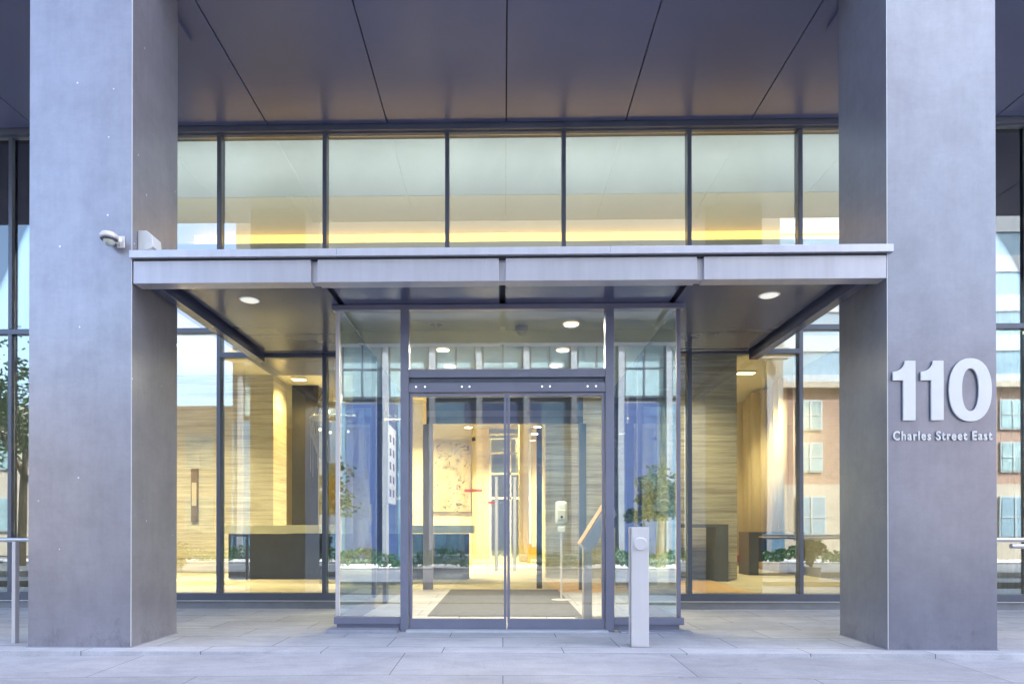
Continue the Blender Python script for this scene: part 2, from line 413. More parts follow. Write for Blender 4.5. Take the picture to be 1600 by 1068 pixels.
cu = bpy.data.curves.new('street_text', 'FONT'); cu.body = "Charles Street East"; cu.size = .1; cu.extrude = .004; cu.offset = .0024; cu.resolution_u = 6; cu.space_character = 1.22
tmp = bpy.data.objects.new('tmp', cu); C.objects.link(tmp)
bpy.context.view_layer.update()
me = bpy.data.meshes.new_from_object(tmp); bpy.data.objects.remove(tmp)
xs_ = [v.co.x for v in me.vertices]; ys_ = [v.co.y for v in me.vertices]
X0, X1 = uX(1395.5), uX(1548); Z0, Z1 = uZ(686), uZ(671.5)
for v in me.vertices:
    x, y, z = v.co
    v.co = (X0+(x-min(xs_))/(max(xs_)-min(xs_))*(X1-X0), 6.486-z, Z0+(y-min(ys_))/(max(ys_)-min(ys_))*(Z1-Z0))
t = empty('street_name', ((X0+X1)/2, 6.49, Z0), "small raised silver lettering of the street name under the house number", 'sign')
xv = sorted(v.co.x for v in me.vertices)
gaps = sorted([(b-a, (a+b)/2) for a, b in zip(xv, xv[1:])])[-2:]
cuts = [-99]+sorted(g[1] for g in gaps)+[99]
for a, b in zip(cuts, cuts[1:]):
    s = MB(); s.bm.from_mesh(me)
    bmesh.ops.delete(s.bm, geom=[v for v in s.bm.verts if not a < v.co.x < b], context='VERTS')
    s.build('word', 'letter', t)

# ------------------------------------------------------------------ curtain wall
FY = 9.85
W = empty('curtain_wall', (0, FY, 0), "two storey glass curtain wall with dark slim mullions behind the columns", 'glass wall')
mx = [-12.8, -11.0, -9.4, -7.66, -6.03, -4.39, -2.75, -.857, .936, 2.85, 4.53, 6.2, 7.93, 9.6, 11.3, 13]
low = [x for x in mx if not -1.98 < x < 2.07]
zb, zt1, zt2, ztop = .235, 4.25, 4.33, 7.30
for x in mx:
    if -1.98 < x < 2.07: z0 = 4.336
    else: z0 = zb+.002
    s = MB(); s.box(x-.030, x+.030, FY-.06, FY+.10, z0, zt1-.002 if z0 < 1 else ztop)
    if z0 < 1: s.box(x-.030, x+.030, FY-.06, FY+.10, zt2+.002, ztop)
    s.build('mullion', 'frame', W, .003)
def panes(xs, z0, z1, mat):
    for a, b in zip(xs, xs[1:]):
        bx('window_pane', mat, W, a+.031, b-.031, FY, FY+.004, z0, z1)
panes(mx, zt2+.002, ztop-.002, 'uglass')
L = [x for x in low if x < 0]; Rr = [x for x in low if x > 0]
panes(L, zb+.002, zt1-.002, 'glass'); panes(Rr, zb+.002, zt1-.002, 'glass')
bx('window_pane', 'glass', W, -2.719, -2.02, FY, FY+.004, zb+.002, 3.86)
bx('window_pane', 'glass', W, 2.11, 2.819, FY, FY+.004, zb+.002, 3.86)
bx('transom_bar', 'frame', W, -13, -2.02, FY-.05, FY+.09, zt1, zt2, .003)
bx('transom_bar', 'frame', W, 2.11, 13, FY-.05, FY+.09, zt1, zt2, .003)
bx('transom_bar', 'frame', W, -2.018, 2.108, FY-.05, FY+.09, 3.97, zt2, .003)
bx('canopy_rail', 'frame', W, -4.358, -2.782, FY-.09, FY-.005, 3.86, 3.94, .003)
bx('canopy_rail', 'frame', W, -2.718, -2.03, FY-.09, FY-.005, 3.86, 3.94, .003)
bx('canopy_rail', 'frame', W, 2.12, 2.818, FY-.09, FY-.005, 3.88, 3.95, .003)
bx('canopy_rail', 'frame', W, 2.882, 4.498, FY-.09, FY-.005, 3.88, 3.95, .003)
bx('head_rail', 'frame', W, -13, 13, FY-.07, FY+.09, 7.302, 7.38, .003)
for a, b in ((-13, -2.02), (2.11, 13)):
    bx('bottom_rail', 'frame', W, a, b, FY-.07, FY+.09, .125, zb, .003)
    bx('flashing', 'letter', W, a, b, FY-.085, FY+.02, .115, .124)
    bx('plinth', 'kerb', W, a, b, FY-.05, FY+.09, 0, .114)

# ------------------------------------------------------------------ canopy
K = empty('entrance_canopy', (0, 6.5, 4), "pale lavender metal canopy over the entrance doors between the two columns", 'canopy')
px_ = [(-3.80, -1.965), (-1.895, -.040), (.030, 1.965), (2.035, 3.86)]
for a, b in px_:
    bx('fascia_panel', 'canopy', K, a, b, 6.50, 6.66, 3.735, 3.968, .004)
bx('fascia_backing', 'canopy', K, -3.79, 3.85, 6.545, 6.655, 3.75, 3.966)
for a, b in ((-3.82, -1.69), (-1.688, 1.08), (1.082, 3.905)):
    bx('roof_cap', 'cap', K, a, b, 6.455, 6.72, 3.985, 4.062, .004)
bx('shadow_gap', 'dark', K, -3.79, 3.86, 6.49, 6.70, 3.969, 3.984)
bx('roof_deck', 'cap', K, -3.79, 3.86, 6.722, 9.76, 4.0, 4.05)
bx('side_fascia', 'csoffit', K, -3.79, -3.66, 6.665, 9.76, 3.785, 3.968, .004)
bx('side_fascia', 'csoffit', K, 3.73, 3.86, 6.665, 9.76, 3.785, 3.968, .004)
for a, b in ((-3.60, -1.965), (-1.895, -.040), (.030, 1.965), (2.035, 3.67)):
    for y0, y1 in ((6.68, 8.76), (8.772, 9.56), (9.60, 9.77)):
        bx('soffit_panel', 'csoffit', K, a, b, y0, y1, 3.90, 3.95, .003)
bx('soffit_backing', 'dark', K, -3.61, 3.68, 6.67, 9.77, 3.955, 3.966)
def downlight(name, mat, parent, x, y, z, r, trim='letter'):
    s = MB(); n = 32
    vi = [s.bm.verts.new((x+r*.88*math.cos(2*math.pi*i/n), y+r*.88*math.sin(2*math.pi*i/n), z-.008)) for i in range(n)]
    vo = [s.bm.verts.new((x+r*math.cos(2*math.pi*i/n), y+r*math.sin(2*math.pi*i/n), z-.001)) for i in range(n)]
    for i in range(n): s.bm.faces.new([vi[i], vi[(i+1) % n], vo[(i+1) % n], vo[i]])
    tr = s.build(name, trim, parent)
    s = MB(); s.lathe((x, y, z-.006), [(r*.87, 0), (r*.87, .004)], 32); s.build('lens', mat, tr)
    return tr
downlight('downlight', 'lampc', K, -2.97, 7.44, 3.90, .118)
downlight('downlight', 'lampc', K, 3.06, 7.40, 3.90, .118)

# ------------------------------------------------------------------ vestibule
V = empty('entrance_vestibule', (0, 7.65, 0), "projecting glass entrance vestibule with sliding doors under the canopy", 'vestibule')
VY, VB, XL, XR, VT = 7.66, 13.0, -1.985, 2.09, 3.9
DX0, DX1 = -1.12, 1.215           # opening between the posts
f = lambda *a: bx(*a, .003)
bx('top_rail', 'vframe', V, XL-.06, XR+.06, VY-.05, VY+.06, 3.835, 3.895, .003)
for a, b in ((DX0-.10, DX0), (DX1, DX1+.10)):
    bx('post', 'vframe', V, a, b, VY-.07, VY+.06, .0, 3.83, .004)
bx('transom', 'vframe', V, DX0+.002, DX1-.002, VY-.06, VY+.06, 3.02, 3.115, .003)
bx('transom_pane', 'vglass', V, DX0+.002, DX1-.002, VY, VY+.004, 3.117, 3.832)
for a, b in ((XL+.03, DX0-.102), (DX1+.102, XR-.03)):
    bx('front_pane', 'vglass', V, a, b, VY, VY+.004, .172, 3.832)
for x in (XL, XR):
    bx('corner_trim', 'steelb' if x < 0 else 'vframe', V, x-.022, x+.022, VY-.02, VY+.03, .172, 3.832, .003)
for a, b, c_, e in ((XL-.03, DX0-.102, XL, DX0-.102), (DX1+.102, XR+.05, DX1+.102, XR)):
    bx('sill', 'vframe', V, a, b, VY-.06, VY+.02, .085, .168, .003)
    bx('base_panel', 'vframe', V, c_, e, VY-.03, VY+.02, .012, .084, .002)
for x, s_ in ((XL, -1), (XR, 1)):
    bx('side_sill', 'vframe', V, x-.03, x+.03, VY+.04, 9.76, .085, .168, .003)
    bx('side_base', 'vframe', V, x-.02, x+.02, VY+.04, 9.76, .012, .084)
    xx = x-.002
    bx('side_pane', 'sglass', V, xx, xx+.004, VY+.035, 9.0, .172, 3.88)
    bx('side_pane', 'sglass', V, xx, xx+.004, 9.006, 10.6, .172, 3.88)
    bx('side_pane', 'sglass', V, xx, xx+.004, 10.606, VB-.06, .02, 3.88)
    bx('side_mullion', 'frame', V, x-.03, x+.03, FY-.05, FY+.05, .17, 3.88)
bx('ceiling', 'vceil', V, XL+.005, XR-.005, VY+.064, VB-.062, 3.884, 3.896)
for i, (x, y) in enumerate(((.885, 8.3), (-.89, 9.45), (.89, 9.5), (-.86, 10.4), (.86, 10.4))):
    downlight('downlight', 'lampo', V, x, y, 3.883, .12)
g = downlight('air_vent', 'letter', V, -.87, 8.3, 3.883, .125)
s = MB()
for a in range(6):
    an = a*math.pi/3; s.tube((-.87+.03*math.cos(an), 8.3+.03*math.sin(an), 3.869), (-.87+.08*math.cos(an), 8.3+.08*math.sin(an), 3.869), .004, n=6)
s.build('vent_slot', 'black', g)
s = MB(); s.lathe((.245, 8.45, 3.883), [(.085, 0), (.085, -.03), (.07, -.06), (.045, -.10), (.01, -.125)], 20); s.build('dome_sensor', 'white', V, smooth=True)
s = MB(); s.lathe((.24, 9.4, 3.883), [(.07, 0), (.07, -.02), (.04, -.035)], 16); s.build('smoke_detector', 'white', V)
# outer sliding doors
bx('door_header', 'vframe', V, DX0+.004, DX1-.004, VY-.075, VY+.09, 2.84, 2.955, .004)
bx('header_recess', 'frame', V, DX0+.004, DX1-.004, VY-.02, VY+.05, 2.957, 3.018)
MID = .048
for sx_, a, b in ((-1, DX0+.006, MID-.004), (1, MID+.004, DX1-.006)):
    D = bx('sliding_door', 'vframe', V, a, b, VY-.045, VY+.0, .03, .15, .003)
    s = MB(); s.box(a, a+.032, VY-.045, VY, .151, 2.835); s.box(b-.032, b, VY-.045, VY, .151, 2.835); s.box(a+.033, b-.033, VY-.045, VY, 2.80, 2.835)
    s.build('door_frame', 'vframe', D, .003)
    bx('door_pane', 'dglass', D, a+.033, b-.033, VY-.025, VY-.021, .152, 2.798)
for px in (651, 665, 722, 734, 846, 858, 916, 929):
    x = (px-767)*.00768-.142; s = MB(); s.sphere((x, VY-.078, 2.905), .008, (1, .4, 1), 10, 6); s.build('sensor_led', 'dot', V)
bx('threshold', 'stepw', V, DX0-.02, DX1+.02, VY-.16, VY+.1, .001, .028, .003)
bx('floor_mat', 'mat', V, -1.05, 1.1, 8.9, 12.9, .006, .016)
bx('vestibule_floor', 'plaza', V, XL+.03, XR-.03, VY+.11, VB, .001, .005)
# inner doors
bx('inner_header', 'frame', V, -1.55, 1.62, VB-.06, VB+.06, 3.36, 3.895, .003)
bx('inner_header_rail', 'vframe', V, -1.548, 1.618, VB-.075, VB-.062, 3.50, 3.62, .003)
for a, b in ((-1.62, -1.42), (1.54, 1.68)):
    bx('inner_post', 'vframe' if a < 0 else 'frame', V, a, b, VB-.059, VB+.061, .0, 3.358 if False else 3.355, .003)
bx('inner_side_pane', 'dglass', V, XL+.01, -1.622, VB, VB+.004, .02, 3.88)
bx('inner_side_pane', 'dglass', V, 1.682, XR-.01, VB, VB+.004, .02, 3.88)
for a, b in ((-1.415, .05), (.06, 1.535)):
    D = bx('inner_door', 'dglass', V, a, b, VB, VB+.004, .03, 3.35)
    hx = b-.18 if a < 0 else a+.18
    s = MB(); s.tube((hx, VB-.07, .38), (hx, VB-.07, 2.28), .036); s.tube((hx, VB-.07, .6), (hx, VB, .6), .012); s.tube((hx, VB-.07, 2.05), (hx, VB, 2.05), .012)
    s.build('door_handle', 'polished', D)
bx('inner_jamb', 'black', V, .69, .80, VB+.07, VB+.15, .02, 3.35)
bx('decal', 'redw', V, -.78, -.42, VB-.006, VB-.002, 1.98, 2.04)
bx('decal', 'redw', V, -.30, -.10, VB-.006, VB-.002, 1.74, 1.79)
# steps beside the doors
o = bx('stone_step', 'step', None, XL-.08, DX0-.12, VY-.22, VY-.005, .0, .04, .004); tag(o, "grey stone step in front of the left vestibule pane", 'step')
o = bx('stone_step', 'step', None, DX1+.16, XR+.12, VY-.17, VY-.005, .0, .022, .004); tag(o, "thin worn stone step behind the steel button post", 'step')

# ------------------------------------------------------------------ vestibule contents
t = empty('information_stand', (1.2, 8.47, 0), "slanted directory stand behind the right sliding door", 'stand')
s = MB(); s.box(1.06, 1.17, 8.42, 8.60, .04, 1.08); s.build('pedestal', 'steelb', t, .004)
s = MB(); s.prism([(1.02, 1.02), (1.12, .90), (1.47, 1.40), (1.40, 1.62)], 'y', 8.30, 8.74); s.build('slanted_panel', 'steelb', t, .004)
s = MB(); s.prism([(1.01, 1.03), (1.018, 1.026), (1.398, 1.622), (1.385, 1.63)], 'y', 8.31, 8.73); s.build('panel_edge', 'lampo' if False else 'warmlit', t)  # orange light along the edge is put into its colour
bx('base_plate', 'steel', t, .98, 1.38, 8.32, 8.70, .03, .042)
t = empty('sanitizer_stand', (1.05, 10.9, 0), "pale hand sanitizer dispenser on a thin pole inside the doors", 'dispenser')
s = MB(); s.tube((1.0, 11.0, .02), (1.0, 11.0, 1.2), .018); s.build('pole', 'steelb', t)
s = MB(); s.lathe((1.0, 11.0, .006), [(.17, 0), (.17, .012), (.03, .02)], 24); s.build('base', 'steelb', t)
s = MB(); s.box(.895, 1.105, 10.92, 11.06, 1.30, 1.70); s.build('dispenser_body', 'plastic', t, .05)
s = MB(); s.box(.935, 1.065, 10.90, 10.925, 1.38, 1.55); pn = s.build('front_panel', 'counter', t, .01)
s = MB(); s.lathe((1.0, 10.892, 1.43), [(.022, 0), (.022, .01)], 16, 'y'); s.build('sensor_window', 'black', pn)
s = MB(); s.box(.94, 1.06, 10.90, 11.05, 1.17, 1.27); s.build('drip_tray', 'plastic', t, .01)
t = empty('wall_cabinet', (-1.8, 9.2, 1.5), "tall narrow dark cabinet with white slotted face at the left of the doors", 'cabinet')
bx('case', 'frame', t, -1.975, -1.84, 10.2, 10.9, 1.62, 2.95, .004)
bx('case', 'frame', t, -1.96, -1.9, 10.4, 10.6, .02, 1.62)
fp = bx('face', 'white', t, -1.838, -1.828, 10.22, 10.88, 1.64, 2.90)
for j in range(5):
    for k in range(2): MB().box(-1.827, -1.822, 10.30+k*.3, 10.42+k*.3, 1.75+j*.22, 1.87+j*.22).build('slot', 'bronze', fp)

# steel push button post
t = empty('push_button_post', (1.42, 6.6, 0), "brushed steel door button post standing before the right vestibule pane", 'post')
bx('post_body', 'steelb', t, 1.322, 1.50, 6.6, 6.76, .006, 1.235, .004)
bx('post_base', 'steel', t, 1.31, 1.512, 6.588, 6.772, 0, .006)
s = MB(); s.lathe((1.41, 6.572, 1.062), [(.060, 0), (.068, .006), (.068, .028)], 40, 'y'); s.build('push_button', 'steelb', t)
bx('side_seam', 'dark', t, 1.319, 1.323, 6.66, 6.665, .01, 1.23)

# cameras on left column
t = empty('dome_camera', (-4.0, 6.4, 4.2), "small grey dome camera with curved bracket on the left column", 'camera')
cz = 4.165
s = MB(); s.lathe((-3.99, 6.40, cz), [(.083, -.015), (.087, 0), (.085, .022), (.07, .042), (.035, .052), (.005, .054)], 32); s.build('housing', 'steelb', t, smooth=True)
s = MB(); s.lathe((-3.99, 6.40, cz-.017), [(.08, 0), (.078, -.010), (.066, -.012)], 32); s.build('rim', 'frame', t)
s = MB(); s.lathe((-3.99, 6.40, cz-.029), [(.055, 0), (.052, -.022), (.04, -.04), (.02, -.052), (.003, -.055)], 24); s.build('lens_dome', 'plastic', t, smooth=True)
s = MB(); s.tube((-3.97, 6.42, cz+.0), (-3.93, 6.486, cz-.005), .03, .042); s.build('bracket', 'steelb', t)
bx('mounting_plate', 'letter', t, -3.965, -3.885, 6.486, 6.499, cz-.065, cz+.055, .003)
t = empty('flood_light', (-3.76, 6.7, 4.2), "white angular floodlight fixed beside the canopy on the left column", 'light')
s = MB(); s.prism([(-3.813, 4.12), (-3.813, 4.33), (-3.72, 4.33), (-3.66, 4.28), (-3.65, 4.16), (-3.70, 4.13)], 'y', 6.60, 6.78); s.build('housing', 'white', t, .008)
s = MB(); s.lathe((-3.74, 6.72, 4.07), [(.045, .06), (.05, .03), (.04, -.02), (.015, -.04)], 16); s.build('lamp_head', 'steelb', t, smooth=True)
s = MB(); s.tube((-3.66, 6.66, 4.15), (-3.60, 6.62, 4.08), .01); s.build('arm', 'frame', t)

# handrails
def handrail(pts, posts, label, ylo=None):
    t = empty('handrail', (posts[0][0], posts[0][1], 0), label, 'handrail', 'steel handrails at the building edge')
    s = MB()
    for a, b in zip(pts, pts[1:]): s.tube(a, b, .024, n=16)
    for p in pts[1:-1]: s.sphere(p, .024)
    s.build('rail', 'steel', t, smooth=False)
    for x, y, z0, z1 in posts:
        s = MB(); s.box(x-.02, x+.02, y-.03, y+.03, z0, z1); s.build('post', 'steelb', t, .003)
    return t
handrail([(-9, 6.75, 1.10), (-4.89, 6.75, 1.10)], [(-5.21, 6.75, 0, 1.08), (-7.2, 6.75, 0, 1.08)], "left steel handrail running into the left column")
handrail([(4.95, 6.95, 1.10), (9, 6.95, 1.10)], [(7.5, 6.95, 0, 1.08), (8.8, 6.95, 0, 1.08)], "steel handrail running into the right column")
handrail([(5.02, 6.42, 1.045), (9, 6.42, 1.045)], [(5.27, 6.42, -.05, 1.03), (7.6, 6.42, -.05, 1.03)], "nearer steel handrail ending short of the right column")

# ------------------------------------------------------------------ lobby interior
lob = struct('lf', MB().box(-12, 12, 9.95, 28, -.3, 0).build('lobby_floor', 'lfloor'))
struct('wf', MB().box(1.0, 4.9, 12.4, 15.2, .001, .006).build('warm_light_patch', 'warmlit'))  # warm light on the stone floor, painted as a thin orange slab
o = bx('lobby_ceiling', 'ceil', None, -12, 12, 11.3, 28, 5.61, 5.7); struct('', o)
o = bx('ceiling_panel', 'soffit', None, -6.5, 5.85, 11.3, 17.9, 5.56, 5.605); struct('', o)
LB = empty('bulkhead', (0, 11, 6), "cream upper bulkhead with glowing amber cove strip behind the upper windows", 'bulkhead')
bx('lower_face', 'bulk', LB, -12, 12, 11.25, 11.3, 5.6, 7.10)
bx('upper_face', 'bulkg', LB, -12, 12, 11.255, 11.3, 7.108, 8.3)
bx('ledge', 'bulk', LB, -12, 12, 10.95, 11.248, 5.62, 6.15)
bx('cove_lamp', 'strip', LB, -5.4, 5.9, 11.10, 11.20, 6.17, 6.36)
bx('plenum_ceiling', 'ceil', LB, -12, 12, 9.95, 11.25, 8.25, 8.3)
def wallobj(name, mat, x0, x1, y0, y1, z0, z1, label):
    o = bx(name, mat, None, x0, x1, y0, y1, z0, z1); tag(o, label, 'wall'); return o
wallobj('stone_wall', 'trav', -11.9, -6.50, 18.0, 19.1, 0, 5.598, "banded travertine wall behind the reception desk, left window")
wallobj('stone_wall', 'trav', 1.08, 5.85, 16.1, 16.6, 0, 5.598, "banded travertine wall right of the doors")
wallobj('side_wall', 'cream', -12.1, -12, 9.95, 28, 0, 8.3, "cream left end wall of the lobby") 
wallobj('side_wall', 'cream', 12, 12.1, 9.95, 28, 0, 8.3, "cream right end wall of the lobby")
wallobj('plaster_wall', 'cream', -5.2, -1.06, 22, 22.3, 0, 5.598, "warm cream plaster wall with the abstract painting")
wallobj('plaster_wall', 'cream', -1.3, -.62, 27.6, 28, 0, 5.598, "narrow cream wall left of the far glazed door")
wallobj('plaster_wall', 'cream', 1.25, 12, 27.6, 28, 0, 5.598, "cream rear wall right of the far glazed door")
wallobj('plaster_wall', 'cream', -12, -1.302, 27.6, 28, 0, 5.598, "cream rear wall behind the painting wall")
o = bx('pillar', 'cream', None, .62, .98, 24.5, 25, 0, 5.598); tag(o, "slim golden pillar in front of the far glazed door", 'pillar')
o = bx('pillar', 'black', None, -6.4, -5.6, 19.3, 20.0, 0, 5.598); tag(o, "dark pillar at the end of the left travertine wall", 'pillar')
t = empty('rear_door', (.3, 27.8, 0), "far white framed glazed door glowing with daylight", 'door')
s = MB()
s.box(-.6, -.5, 27.65, 27.75, 0, 5.4); s.box(1.13, 1.23, 27.65, 27.75, 0, 5.4)
for z in (0, 2.55, 3.6, 4.5, 5.3): s.box(-.5, 1.13, 27.65, 27.75, z, z+.09)
s.box(.27, .36, 27.65, 27.75, .1, 5.3); s.build('door_frame', 'white', t)
bx('door_pane', 'dglass', t, -.5, 1.13, 27.7, 27.704, .1, 5.3)
o = bx('rear_court_wall', 'white', None, -6, 6, 34, 34.4, -.3, 6.6); tag(o, "bright white yard wall seen through the far glazed door", 'wall')
# painting
t = empty('painting', (-1.7, 21.9, 2.9), "large abstract painting in ochre and black strokes on the cream wall", 'painting')
bx('canvas', 'art', t, -2.42, -1.10, 21.93, 21.99, 1.85, 4.25)
bx('frame', 'bronze', t, -2.44, -1.08, 21.92, 21.99, 1.80, 1.845)
# second camera
t = empty('wall_camera', (-1.0, 21.9, 4.3), "tiny black camera on the corner of the cream wall", 'camera')
s = MB(); s.sphere((-1.0, 21.9, 4.32), .07); s.build('camera_head', 'black', t)
bx('bracket', 'black', t, -1.06, -1.0, 21.93, 22.0, 4.34, 4.37)
# wall sconce slot
t = empty('wall_sconce', (-8.7, 17.95, 2.3), "narrow bronze light slot in the left travertine wall", 'wall light')
bx('case', 'bronze', t, -8.82, -8.63, 17.93, 17.995, 1.45, 2.95, .005)
bx('diffuser', 'chain', t, -8.79, -8.66, 17.92, 17.928, 1.9, 2.55)
# reception desk
t = empty('reception_desk', (-4, 15.8, 0), "long navy reception desk with a pale stone counter", 'desk')
bx('desk_front', 'desk', t, -6.75, -.82, 15.62, 15.68, .02, 1.12, .004)
bx('desk_body', 'deskg', t, -6.7, -.87, 15.68, 16.3, .0, 1.08)
bx('counter', 'counter', t, -6.9, -.72, 15.5, 16.4, 1.13, 1.33, .006)
for x0, x1, lb in ((-3.30, -2.36, "navy block imitating the dark reflection in the left vestibule pane"), (2.45, 3.36, "navy block imitating the dark reflection in the right vestibule pane")):
    o = bx('pillar', 'navyrefl', None, x0, x1, 14.0, 14.7, 0, 5.555, .01); tag(o, lb, 'pillar', 'navy blocks imitating reflections')  # added blocks; the dark blue reflection in the panes is put into their colour
o = bx('partition', 'kerb', None, 8.1, 8.25, 11.32, 18.0, 0, 5.6); tag(o, "dark grey lobby partition at the right end behind the glass", 'wall')
t = empty('side_table', (5.2, 15.4, 0), "dark slab ended console beside the right travertine wall", 'table')
bx('end_slab', 'deskg', t, 5.02, 5.32, 15.2, 15.9, 0, 1.35, .004)
bx('top', 'deskg', t, 4.2, 5.018, 15.2, 15.9, 1.27, 1.35, .004)
t = empty('lobby_table', (7.3, 17.6, 0), "dark boxy table in front of the beige curtain", 'table')
bx('end_panel', 'deskg', t, 6.62, 6.88, 17.35, 18.1, 0, 1.16, .004)
bx('top', 'deskg', t, 6.882, 8.2, 17.35, 18.1, 1.05, 1.16, .004)
bx('end_panel', 'deskg', t, 7.98, 8.2, 17.35, 18.1, 0, 1.048, .004)
bx('drawer_front', 'black', t, 6.885, 7.97, 17.6, 17.66, .35, 1.0)
t = empty('armchair', (6.45, 18.6, 0), "red chair partly hidden behind the dark boxy table", 'chair')
bx('seat', 'red', t, 6.15, 6.8, 18.3, 18.9, .3, .5, .03); bx('backrest', 'red', t, 6.15, 6.8, 18.9, 19.0, .5, 1.15, .03)
for a, b in ((6.2, 18.35), (6.75, 18.35), (6.2, 18.85), (6.75, 18.85)): MB().tube((a, b, 0), (a, b, .3), .02).build('leg', 'black', t)
# curtains
def curtain(x0, y0, x1, y1, z0, z1, label, amp=.06, pitch=.16, mat='curtain'):
    s = MB(); Lh = math.hypot(x1-x0, y1-y0); n = int(Lh/pitch*6); nx, ny = -(y1-y0)/Lh, (x1-x0)/Lh
    prev = None
    for i in range(n+1):
        u = i/n; a = amp*math.sin(u*Lh/pitch*2*math.pi)+amp*.4*math.sin(u*Lh*3.1+1)
        p = (x0+(x1-x0)*u+nx*a, y0+(y1-y0)*u+ny*a)
        cur = [s.bm.verts.new((p[0], p[1], z0)), s.bm.verts.new((p[0], p[1], z1))]
        if prev: s.bm.faces.new([prev[0], cur[0], cur[1], prev[1]])
        prev = cur
    o = s.build('curtain', mat, None, smooth=True); sm = o.modifiers.new('solid', 'SOLIDIFY'); sm.thickness = .008
    return tag(o, label, 'curtain')
curtain(8.05, 18.1, 8.05, 22.5, .02, 5.5, "long beige pleated curtain behind the dark boxy table", .2, .5)
curtain(-9.6, 10.84, -7.45, 10.84, .02, 7.2, "pale curtain behind the window beyond the left column", .04, .2)
curtain(7.7, 10.84, 9.6, 10.84, .02, 7.2, "pale curtain behind the window beyond the right column", .04, .2)
# chandelier
t = empty('chandelier', (-3.55, 13.2, 5.6), "draped chain chandelier with warm bulbs behind the left window", 'chandelier')
cx, cy = -3.55, 13.4
s = MB(); s.lathe((cx, cy, 5.5), [(.14, .1), (.14, .04), (.03, 0)], 20); s.build('ceiling_rose', 'steel', t)
s = MB(); s.tube((cx, cy, 4.5), (cx, cy, 5.5), .012); s.build('stem', 'steel', t)
s = MB()
prof = [(.10, 4.55), (.18, 4.2), (.34, 3.85), (.50, 3.55), (.47, 3.2), (.36, 2.85), (.18, 2.5), (.02, 2.32)]
for i in range(44):
    a = 2*math.pi*i/44
    for (r0, z0), (r1, z1) in zip(prof, prof[1:]):
        s.tube((cx+r0*math.cos(a), cy+r0*math.sin(a), z0), (cx+r1*math.cos(a), cy+r1*math.sin(a), z1), .006, n=4, cap=False)
for i in range(8):
    a = i*.8; s.tube((cx-.5+.07*i, cy-.3*math.sin(a), 3.6), (cx-.5+.07*i, cy-.3*math.sin(a), 2.5-.1*(i % 3)), .006, n=4)
s.build('chain_drape', 'chain', t)
s = MB()
for r, z in ((.34, 3.85), (.50, 3.55)): s.lathe((cx, cy, z), [(r, -.012), (r+.012, 0), (r, .012)], 40)
s.build('ring', 'steel', t)
for i in range(12):
    a = i*math.pi/6; r, z = ((.42, 3.62), (.30, 3.3), (.22, 4.0))[i % 3]
    s = MB(); s.sphere((cx+r*math.cos(a), cy+r*math.sin(a), z), .028); s.build('bulb', 'lampw', t)
# wet floor sign
t = empty('wet_floor_sign', (1.15, 23.8, 0), "yellow folding wet floor sign standing on the lobby floor", 'sign')
for k, (y0, y1) in enumerate(((23.6, 23.8), (24.0, 23.8))):
    s = MB()
    A = [(x_-.05, z_*1.15) for x_, z_ in [(.95, 0), (1.05, 0), (1.08, .12), (1.32, .12), (1.35, 0), (1.45, 0), (1.38, .62), (1.27, .62), (1.27, .52), (1.13, .52), (1.13, .62), (1.02, .62)]]
    vs0 = [s.bm.verts.new((x, y0+(y1-y0)*z/.64, z+.003)) for x, z in A]; vs1 = [s.bm.verts.new((x, y0+(y1-y0)*z/.64+.012, z+.003)) for x, z in A]
    s.bm.faces.new(vs0); s.bm.faces.new(vs1[::-1])
    for i in range(len(A)): s.bm.faces.new([vs0[i], vs1[i], vs1[(i+1) % 12], vs0[(i+1) % 12]])
    p = s.build('panel', 'yellow', t)
# lobby lamps: real fixtures, plus added fill lamps
LS = .54
def area(x, y, z, sx_, sy_, e, col=(1, .80, .50)):
    l = bpy.data.lights.new('area_lamp', 'AREA'); l.shape = 'RECTANGLE'; l.size = sx_; l.size_y = sy_; l.energy = e*LS; l.color = col; l.spread = R(120)
    o = bpy.data.objects.new('area_lamp', l); C.objects.link(o); o.location = (x, y, z)
    return o
def ceiling_light(x, y, L_, label, e, col=(1, .76, .40)):
    t = empty('ceiling_light', (x, y, 5.6), label, 'ceiling light', 'linear lights on the lobby ceiling')
    bx('housing', 'letter', t, x-L_/2, x+L_/2, y-.12, y+.12, 5.56, 5.598)
    bx('diffuser', 'lampw', t, x-L_/2+.02, x+L_/2-.02, y-.10, y+.10, 5.55, 5.558)
    area(x, y, 5.53, L_, .5, e, col)
ceiling_light(6.75, 17.9, .5, "linear amber ceiling light above the dark boxy table", 80)
ceiling_light(-8.3, 14.9, 1.4, "added linear fill light brightening the left travertine wall", 210, (1, .76, .42))  # this and the ceiling lights below are added to brighten the lobby
ceiling_light(-5.9, 18.4, .4, "short added fill light turning the corner of the left wall gold", 70, (1, .62, .2))  # added wall washer for the gold tone of the corner
ceiling_light(-3.0, 19.5, 2.4, "added linear fill light before the painting wall", 380)
ceiling_light(3.4, 14.3, 2.6, "added linear fill light before the right travertine wall", 150)
ceiling_light(.2, 25.0, 2.0, "added linear fill light before the far glazed door", 340)
ceiling_light(-3.0, 14.0, 2.0, "added linear fill light above the reception desk", 70)
for x, y in ((.885, 8.3), (-.89, 9.45), (.89, 9.5), (-.86, 10.4), (.86, 10.4)):
    l_ = area(x, y, 3.862, .19, .19, 20, (1, .86, .62)); l_.data.shape = 'DISK'; l_.data.spread = R(165)
for xk in (-9.2, -5.5, -1.84, 1.84, 5.5, 9.2):
    a_ = area(xk, 10.3, 8.1, 3.6, .4, 13, (.92, .98, 1)); a_.rotation_euler = (R(32), 0, 0); a_.data.spread = R(180)  # added fill lamps without fixtures, brightening the bulkhead behind the upper windows

